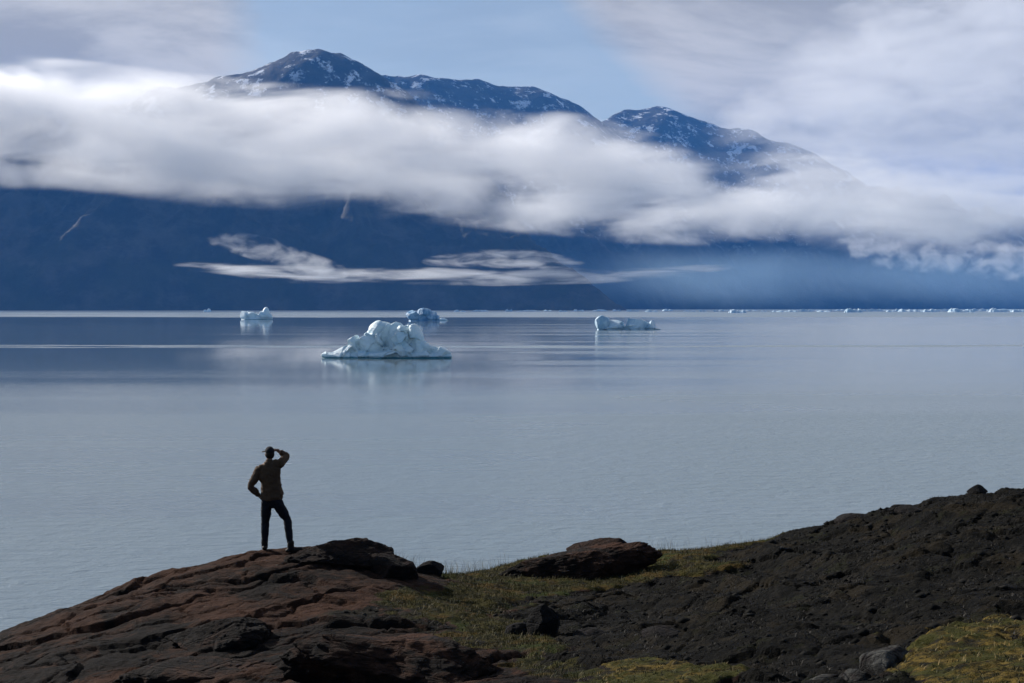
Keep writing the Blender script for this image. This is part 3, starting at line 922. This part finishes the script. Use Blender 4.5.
def tri_mesh(name, V, nper, mat, label):
    n = len(V) // nper
    Fc = np.arange(len(V)).reshape(n, nper)
    o = mesh_obj(name, V, Fc, mat, smooth=False)
    return tag(o, label, kind='stuff')


x, y = scatter(11000, -9, 14, 9, 33, (2,), .5)
z = zat_v(x, y)
n = len(x)
s = rng.gamma(2.0, .012, n) + .008
oct_ = np.array([(1, 0, 0), (0, 1, 0), (-1, 0, 0), (0, -1, 0), (0, 0, 1), (0, 0, -1)], float)
V = oct_[None] * s[:, None, None] * rng.uniform(.5, 1.4, (n, 6, 1)) * np.array([1.2, 1, .6])
V += np.stack([x, y, z], 1)[:, None]
fo = np.array([(0, 1, 4), (1, 2, 4), (2, 3, 4), (3, 0, 4), (1, 0, 5), (2, 1, 5), (3, 2, 5), (0, 3, 5)])
Fc = (np.arange(n)[:, None, None] * 6 + fo[None]).reshape(-1, 3)
m = NT('rubble'); P = m.pos()
m.bsdf(m.mix(m.remap(m.noise(P, 3, 3, .6), .45, .75), (0.0049, 0.0049, 0.0042), (0.0280, 0.0259, 0.0231)), .95, spec=.1)
tag(mesh_obj('gravel', V.reshape(-1, 3), Fc, m.m, smooth=False), 'small broken stones littering the dark slope', kind='stuff')


def blades(x, y, hgt, wid, lean, segs=2):
    n = len(x); z = zat_v(x, y) - .01
    a = rng.uniform(0, 2 * math.pi, n); la = rng.uniform(0, 2 * math.pi, n); ln = rng.uniform(.2, 1, n) * lean * hgt
    dx, dy = np.cos(a) * wid / 2, np.sin(a) * wid / 2
    B = np.stack([x, y, z], 1)
    side = np.stack([dx, dy, 0 * dx], 1)
    mid = B + np.stack([np.cos(la) * ln * .3, np.sin(la) * ln * .3, hgt * .6], 1)
    tip = B + np.stack([np.cos(la) * ln, np.sin(la) * ln, hgt], 1)
    T1 = np.stack([B - side, B + side, mid + side * .7, mid - side * .7], 1)
    T2 = np.stack([mid - side * .7, mid + side * .7, tip + side * .08, tip - side * .08], 1)
    return np.concatenate([T1, T2], 1).reshape(-1, 3)


def blade_mat(name, a, b, c3):
    m = NT(name); P = m.pos()
    c = m.mix(m.remap(m.noise(P, 1.3, 3, .6), .4, .62), a, b)
    c = m.mix(m.remap(m.noise(P, 31, 2, .6), .5, .65), c, c3)
    m.bsdf(c, .7)
    return m.m


x, y = scatter(230000, -8, 13, 9, 33, (1,), .45)
keep = fbm(x * 1.7, y * 1.7, 4) > -.10 + .2 * rng.random(len(x)) - .15
x, y = x[keep], y[keep]
V = blades(x, y, rng.uniform(.02, .085, len(x)), .009, .9)
tri_mesh('grass', V, 4, blade_mat('short_grass', (0.0362, 0.0417, 0.0070), (0.0906, 0.0660, 0.0128), (0.1019, 0.0660, 0.0192)), 'short mixed grass and sedge over the mossy hollow')
x, y = scatter(90000, -8, 13, 9, 33, (3,), .45)
keep = fbm(x * 1.9 + 3, y * 1.9, 4) > -.12
x, y = x[keep], y[keep]
V = blades(x, y, rng.uniform(.015, .06, len(x)), .012, 1.0)
tri_mesh('gold_moss', V, 4, blade_mat('gold_moss', (0.058, 0.054, 0.014), (0.190, 0.125, 0.032), (0.030, 0.030, 0.009)), 'golden moss and dwarf willow patches on the slope')
x, y = scatter(120000, -8, 14, 9, 33, (2,), .55)
keep = fbm(x * 1.6 + 7, y * 1.6, 4) > .02
x, y = x[keep], y[keep]
V = blades(x, y, rng.uniform(.015, .05, len(x)), .014, 1.4)
tri_mesh('heath', V, 4, blade_mat('heath_leaves', (0.0055, 0.0055, 0.0028), (0.0157, 0.0115, 0.0064), (0.0208, 0.0153, 0.0083)), 'low dark crowberry heath on the right hand slope')
# tall thin grass against the water
tx, ty = [], []
for px, py, spread, cnt in ((412, 572, .30, 60), (425, 572, .3, 60), (440, 572, .35, 90), (455, 572, .35, 90), (468, 572, .3, 60), (480, 571, .3, 30),
                            (648, 556, .35, 40), (664, 556, .4, 30), (685, 556, .4, 30), (400, 566, .2, 25), (716, 555, .4, 20)):
    d = depth(px, py) + .1
    p = at(px, py, d)
    tx.append(rng.normal(p.x, spread, cnt)); ty.append(rng.normal(d, .35, cnt))
x = np.concatenate(tx); y = np.concatenate(ty)
V = blades(x, y, rng.uniform(.10, .42, len(x)), .0045, .7)
tri_mesh('tall_grass', V, 4, blade_mat('dry_grass', (0.10, 0.10, 0.04), (0.20, 0.17, 0.09), (0.26, 0.22, 0.13)), 'sparse tall dry grass standing against the water')

# ------------------------------------------------------------------ the person on the rock
PD = 24.75
MPX = PD / F


def J(px, py, dy=0.0):
    p = at(px, py, PD); return Vector((p.x, p.y + dy, p.z))


def simple_mat(name, col, col2, sc=30, rough=.85):
    m = NT(name); P = m.pos()
    m.bsdf(m.mix(m.remap(m.noise(P, sc, 4, .6), .35, .65), col, col2), rough, m.bump(m.noise(P, 22, 3, .5), .4, .01), .2)
    return m.m


SKIN = simple_mat('skin', (0.22, 0.125, 0.08), (0.25, 0.145, 0.095), 8, .5)
SHIRT = simple_mat('brown_canvas', (0.070, 0.042, 0.024), (0.090, 0.055, 0.031), 14)
JEAN = simple_mat('dark_denim', (0.007, 0.008, 0.012), (0.012, 0.013, 0.019), 25)
BOOTM = simple_mat('dark_leather', (0.010, 0.008, 0.007), (0.016, 0.013, 0.011), 20, .6)
CAPM = simple_mat('black_cloth', (0.010, 0.010, 0.012), (0.016, 0.016, 0.020), 30)
HAIRM = simple_mat('dark_hair', (0.015, 0.010, 0.007), (0.028, 0.018, 0.012), 90, .6)
EYEM = simple_mat('eye_white', (0.55, 0.55, 0.55), (0.6, 0.6, 0.6), 5, .3)


def tube(ch, seg=16):
    """a closed tapering tube through (point, half width, half depth) stations, round at both ends"""
    P_ = [c_[0] for c_ in ch]; n = len(P_)
    st = []
    for i in range(n - 1):
        p0 = P_[max(i - 1, 0)]; p1 = P_[i]; p2 = P_[i + 1]; p3 = P_[min(i + 2, n - 1)]
        for q in range(5):
            t = q / 5
            c = .5 * ((2 * p1) + (p2 - p0) * t + (2 * p0 - 5 * p1 + 4 * p2 - p3) * t * t + (3 * p1 - p0 - 3 * p2 + p3) * t ** 3)
            u = t * t * (3 - 2 * t)
            st.append((c, ch[i][1] * (1 - u) + ch[i + 1][1] * u, ch[i][2] * (1 - u) + ch[i + 1][2] * u))
    st.append(ch[-1])
    # rounded ends
    def cap_(a, b):
        d = (a[0] - b[0]).normalized(); r = min(a[1], a[2]); o = []
        for k in (.95, .8, .5):
            h = math.sqrt(1 - k * k)
            o.append((a[0] + d * r * h * .8, a[1] * k, a[2] * k))
        return o
    st = cap_(st[0], st[1])[::-1] + st + cap_(st[-1], st[-2])
    bm = bmesh.new(); rings = []
    for i, (c, rx, ry) in enumerate(st):
        t = (st[min(i + 1, len(st) - 1)][0] - st[max(i - 1, 0)][0]).normalized()
        ref = Vector((1, 0, 0)) if abs(t.x) < .85 else Vector((0, 0, 1))
        ax = (ref - t * ref.dot(t)).normalized(); ay = t.cross(ax)
        rings.append([bm.verts.new(c + ax * math.cos(2 * math.pi * k / seg) * rx + ay * math.sin(2 * math.pi * k / seg) * ry) for k in range(seg)])
    for a, b in zip(rings[:-1], rings[1:]):
        for k in range(seg):
            bm.faces.new((a[k], a[(k + 1) % seg], b[(k + 1) % seg], b[k]))
    bm.faces.new(rings[0][::-1]); bm.faces.new(rings[-1])
    bmesh.ops.recalc_face_normals(bm, faces=bm.faces)
    me = bpy.data.meshes.new('t'); bm.to_mesh(me); bm.free(); return me


def join_meshes(ms):
    bm = bmesh.new()
    for q in ms: bm.from_mesh(q)
    me = bpy.data.meshes.new('t'); bm.to_mesh(me); bm.free(); return me


def skinned(chains, sub=2):
    return join_meshes([tube(c_) for c_ in chains])


def fuse(name, meshes, mat, parent, voxel=.008, smooth=4, folds=0.0):
    bm = bmesh.new()
    for me in meshes: bm.from_mesh(me)
    me = bpy.data.meshes.new(name); bm.to_mesh(me); bm.free()
    o = bpy.data.objects.new(name, me); COL.objects.link(o)
    r = o.modifiers.new('r', 'REMESH'); r.mode = 'VOXEL'; r.voxel_size = voxel
    if smooth:
        s = o.modifiers.new('c', 'SMOOTH'); s.iterations = smooth; s.factor = .5
    dg = bpy.context.evaluated_depsgraph_get()
    out = bpy.data.meshes.new_from_object(o.evaluated_get(dg)); bpy.data.objects.remove(o)
    out.name = name
    if folds:
        ns_ = [n_.vector.copy() for n_ in out.vertex_normals]
        for v_, n_ in zip(out.vertices, ns_):
            q = v_.co
            f_ = mn.fractal(Vector((q.x * 5 + q.z * 4, q.y * 5, q.z * 9 - q.x * 6)), 1.0, 2.0, 4)
            r_ = 1 - abs(mn.noise(Vector((q.x * 9, q.y * 9, q.z * 13 + q.x * 5)))) * 2
            v_.co = q + n_ * folds * (f_ * .8 + r_ * .7)
    out.polygons.foreach_set('use_smooth', [True] * len(out.polygons))
    out.materials.clear(); out.materials.append(mat)
    o = bpy.data.objects.new(name, out); COL.objects.link(o)
    if parent: o.parent = parent; o.matrix_parent_inverse = parent.matrix_basis.inverted()
    return o


def ell(c, r, rot=Matrix.Identity(3), seg=24, fn=None):
    bm = bmesh.new(); bmesh.ops.create_uvsphere(bm, u_segments=seg, v_segments=seg // 2 + 4, radius=1)
    for v in bm.verts:
        p = v.co.copy()
        if fn: p = fn(p)
        v.co = rot @ Vector((p.x * r[0], p.y * r[1], p.z * r[2])) + c
    me = bpy.data.meshes.new('e'); bm.to_mesh(me); bm.free(); return me


fl_ = J(264.5, 549.5, .02); fr_ = J(292, 545.5, .0)
zl, zr = zat(fl_.x, fl_.y), zat(fr_.x, fr_.y)
person = bpy.data.objects.new('person', None); COL.objects.link(person)
person.location = ((fl_.x + fr_.x) / 2, PD, min(zl, zr))
tag(person, 'person in brown shirt and dark cap standing on the rock, one hand shading the eyes', 'person')
person.rotation_euler = (0, 0, 0)
dzp = 0.0
pelvis = J(271.8, 499, 0); waist = J(270.5, 490, .01); chest = J(269.5, 475, .0); upper = J(269.0, 466.5, .01); neck0 = J(269.3, 462.5, .01); neck1 = J(269.3, 458.0, .02)
headc = J(269.3, 453.9, .035)
shL = J(260.0, 469.0, 0); shR = J(279.0, 464.4, .02)
elL = J(251.2, 486.2, -.06); wrL = J(260.0, 497.2, .03)
elR = J(284.2, 457.2, .22); wrR = J(275.3, 450.9, .155)
hipL = J(266.8, 503, 0); hipR = J(277.5, 502.5, 0)
knL = J(265.0, 522, .03); anL = Vector((fl_.x, fl_.y, zl + .09))
knR = J(286.6, 520.5, .06); anR = Vector((fr_.x - .02, fr_.y + .0, zr + .09))
toL = Vector((fl_.x - .02, fl_.y + .17, zl + .035)); toR = Vector((fr_.x + .15, fr_.y + .06, zr + .05))
L = lambda a, b, t: a.lerp(b, t)
body_ch = [[(pelvis, .155, .10), (waist, .135, .095), (chest, .165, .105), (upper, .15, .08), (neck0, .06, .06), (neck1, .05, .055), (J(269.3, 455.5, .03), .05, .06)],
           [(upper, .1, .07), (shL, .055, .055), (L(shL, elL, .5), .045, .045), (elL, .038, .038), (L(elL, wrL, .4), .036, .036), (wrL, .026, .024)],
           [(upper, .1, .07), (shR, .055, .055), (L(shR, elR, .5), .045, .045), (elR, .038, .038), (L(elR, wrR, .4), .036, .036), (wrR, .026, .024)],
           [(pelvis, .1, .08), (hipL, .075, .08), (L(hipL, knL, .5), .07, .072), (knL, .052, .055), (L(knL, anL, .35), .05, .055), (anL, .036, .04)],
           [(pelvis, .1, .08), (hipR, .075, .08), (L(hipR, knR, .5), .07, .072), (knR, .052, .055), (L(knR, anR, .35), .05, .055), (anR, .036, .04)]]
meshes = [skinned(body_ch)]


def hand(wr, dirv, palm_n, spreadv, curl):
    """palm, four fingers of different length and a thumb from its side"""
    dirv = dirv.normalized(); spreadv = (spreadv - dirv * spreadv.dot(dirv)).normalized(); pn = dirv.cross(spreadv).normalized()
    if pn.dot(palm_n) < 0: pn = -pn
    out = []
    pc = wr + dirv * .05
    rot = Matrix((spreadv, dirv, pn)).transposed()
    out.append(ell(pc, (.042, .052, .017), rot, 20))
    out.append(skinned([[(wr - dirv * .03, .024, .02), (wr, .023, .018), (pc, .026, .016)]]))
    for k, (o_, ln) in enumerate(((-.030, .072), (-.010, .082), (.010, .077), (.029, .060))):
        b0 = pc + spreadv * o_ * .8 + dirv * .02
        b1 = pc + spreadv * o_ + dirv * .048
        d1 = (dirv + pn * curl * .5 + spreadv * o_ * 3).normalized(); d2 = (dirv + pn * curl * 1.3).normalized(); d3 = (dirv + pn * curl * 2.2).normalized()
        b2 = b1 + d1 * ln * .45; b3 = b2 + d2 * ln * .32; b4 = b3 + d3 * ln * .25
        out.append(skinned([[(b0, .0095, .0095), (b1, .0095, .0095), (b2, .0088, .0088), (b3, .0080, .0080), (b4, .0068, .0068)]], 1))
    t0 = pc - spreadv * .02 - dirv * .03; t1 = pc - spreadv * .048 + dirv * .0 + pn * .01
    t2 = t1 + (dirv * .8 - spreadv * .6 + pn * .3).normalized() * .034; t3 = t2 + (dirv - spreadv * .1 + pn * .4).normalized() * .026
    out.append(skinned([[(t0, .013, .013), (t1, .012, .012), (t2, .0105, .0105), (t3, .0085, .0085)]], 1))
    return out


# left hand on the hip with the fingers forward, right hand flat at the brow
meshes += hand(wrL, Vector((.35, .8, -.25)), Vector((1, 0, 0)), Vector((0, -.2, -1)), .30)
meshes += hand(wrR, Vector((-1, .12, .03)), Vector((0, .2, -1)), Vector((0, 1, .1)), .15)
# head with a face turned towards the fjord, a little to the left
yaw = Matrix.Rotation(math.radians(22), 3, 'Z')


def headshape(p):
    x, y, z = p
    if z < 0: x *= 1 - .28 * (-z) ** 1.5; y = y * (1 - .12 * (-z)) + .10 * (-z)
    if y > 0: y *= .96
    return Vector((x, y, z))


HR = (.074, .096, .118)
meshes.append(ell(headc, HR, yaw, 32, headshape))
meshes.append(ell(headc + yaw @ Vector((0, .101, -.012)), (.012, .018, .026), yaw, 12))        # nose
meshes.append(ell(headc + yaw @ Vector((0, .090, -.052)), (.024, .012, .006), yaw, 12))       # upper lip
meshes.append(ell(headc + yaw @ Vector((0, .088, -.062)), (.021, .012, .007), yaw, 12))       # lower lip
meshes.append(ell(headc + yaw @ Vector((0, .078, -.092)), (.022, .018, .016), yaw, 12))       # chin
for s in (-1, 1):
    meshes.append(ell(headc + yaw @ Vector((s * .076, -.004, -.012)), (.009, .020, .032), yaw, 12))    # ear
    meshes.append(ell(headc + yaw @ Vector((s * .030, .080, .016)), (.020, .012, .007), yaw, 12))     # brow
fuse('body', meshes, SKIN, person, .0065, 2)
for s in (-1, 1):
    e = ell(headc + yaw @ Vector((s * .029, .081, .001)), (.013, .011, .009), yaw, 14)
    e.materials.append(EYEM); eo = bpy.data.objects.new('eye', e); COL.objects.link(eo); eo.parent = person; eo.matrix_parent_inverse = person.matrix_basis.inverted()
# hair at the back and sides, under the cap
fuse('hair', [ell(headc + yaw @ Vector((0, -.018, -.006)), (.081, .088, .095), yaw, 24)], HAIRM, person, .007, 1)
cap = fuse('cap', [ell(headc + yaw @ Vector((0, -.004, .030)), (.086, .106, .100), yaw, 28, lambda p: Vector((p.x, p.y, max(p.z, -.05))))], CAPM, person, .007, 1)
bm = bmesh.new()
bmesh.ops.create_uvsphere(bm, u_segments=28, v_segments=14, radius=1)
yb = Matrix.Rotation(math.radians(38), 3, 'Z')
for v in bm.verts:
    p = v.co.copy(); v.co = yb @ Vector((p.x * .078, .125 + p.y * .085, .036 + p.z * .006 - (p.x ** 2) * .018)) + headc
me = bpy.data.meshes.new('brim'); bm.to_mesh(me); bm.free(); me.materials.append(CAPM)
for pol in me.polygons: pol.use_smooth = True
br = bpy.data.objects.new('brim', me); COL.objects.link(br); br.parent = cap
br.matrix_parent_inverse = (person.matrix_basis @ cap.matrix_parent_inverse).inverted()

# shirt: loose, untucked, sleeves pushed up to the forearm
hem = J(271.6, 497.2, .0)
sh = [skinned([[(hem, .200, .130), (J(271.6, 491, .0), .182, .122), (J(270.8, 482, .0), .176, .118), (chest, .190, .120), (J(268.8, 468.8, .0), .205, .100), (J(269.0, 465.8, .0), .150, .085), (J(269.0, 463.4, .0), .085, .072)],
               ]),
      skinned([[(shL + Vector((.07, 0, .015)), .07, .075), (shL, .074, .076), (L(shL, elL, .45), .066, .066), (elL, .056, .056), (L(elL, wrL, .35), .053, .053), (L(elL, wrL, .75), .043, .043)]]),
      skinned([[(L(shR, neck0, .5), .075, .075), (shR, .078, .078), (L(shR, elR, .45), .066, .066), (elR, .056, .056), (L(elR, wrR, .25), .052, .052), (L(elR, wrR, .5), .046, .046)]]),
      ell(L(shL, upper, .38) + Vector((0, 0, .0)), (.085, .085, .075)), ell(L(shR, upper, .38), (.085, .085, .075)),
      tube([(J(278.0, 489, .0), .07, .09), (J(281.2, 494.5, .0), .045, .07)])]
shirt = fuse('shirt', sh, SHIRT, person, .008, 3, folds=.013)
collar = fuse('collar', [skinned([[(J(269.0, 464.2, .0), .072, .068), (J(269.2, 461.2, .005), .066, .064)]])], SHIRT, None, .007, 1)
collar.parent = shirt; collar.matrix_parent_inverse = (person.matrix_basis @ shirt.matrix_parent_inverse).inverted()
tr = [skinned([[(J(271.6, 493.5, 0), .165, .11), (pelvis, .178, .12), (J(272.0, 503.5, 0), .15, .11)],
               ]),
      skinned([[(J(267.5, 498, 0), .09, .1), (hipL, .096, .1), (L(hipL, knL, .5), .088, .09), (knL, .068, .072), (L(knL, anL, .35), .064, .07), (L(knL, anL, .8), .054, .058), (anL + Vector((0, 0, -.02)), .058, .062)]]),
      skinned([[(J(276.5, 498, 0), .09, .1), (hipR, .096, .1), (L(hipR, knR, .5), .088, .09), (knR, .068, .072), (L(knR, anR, .35), .064, .07), (L(knR, anR, .8), .054, .058), (anR + Vector((0, 0, -.02)), .058, .062)]])]
fuse('trousers', tr, JEAN, person, .008, 3, folds=.008)
for an, to in ((anL, toL), (anR, toR)):
    heel = Vector((an.x, an.y, 0)) - (Vector((to.x, to.y, 0)) - Vector((an.x, an.y, 0))).normalized() * .05
    heel.z = an.z - .05
    sole = [skinned([[(an + Vector((0, 0, .09)), .060, .060), (Vector((an.x, an.y, an.z - .03)), .055, .055), (L(Vector((an.x, an.y, an.z - .05)), to, .5), .050, .042), (to, .044, .030)]]),
            ell(heel, (.046, .046, .036))]
    bt = fuse('boot', sole, BOOTM, person, .007, 2)
#@@ENDMORE
cy = scene.cycles
cy.use_denoising = True
cy.volume_bounces = 5; cy.max_bounces = 10; cy.diffuse_bounces = 3; cy.glossy_bounces = 3; cy.transparent_max_bounces = 16
cy.volume_step_rate = 0.08; cy.volume_max_steps = 256
cy.sample_clamp_indirect = 6
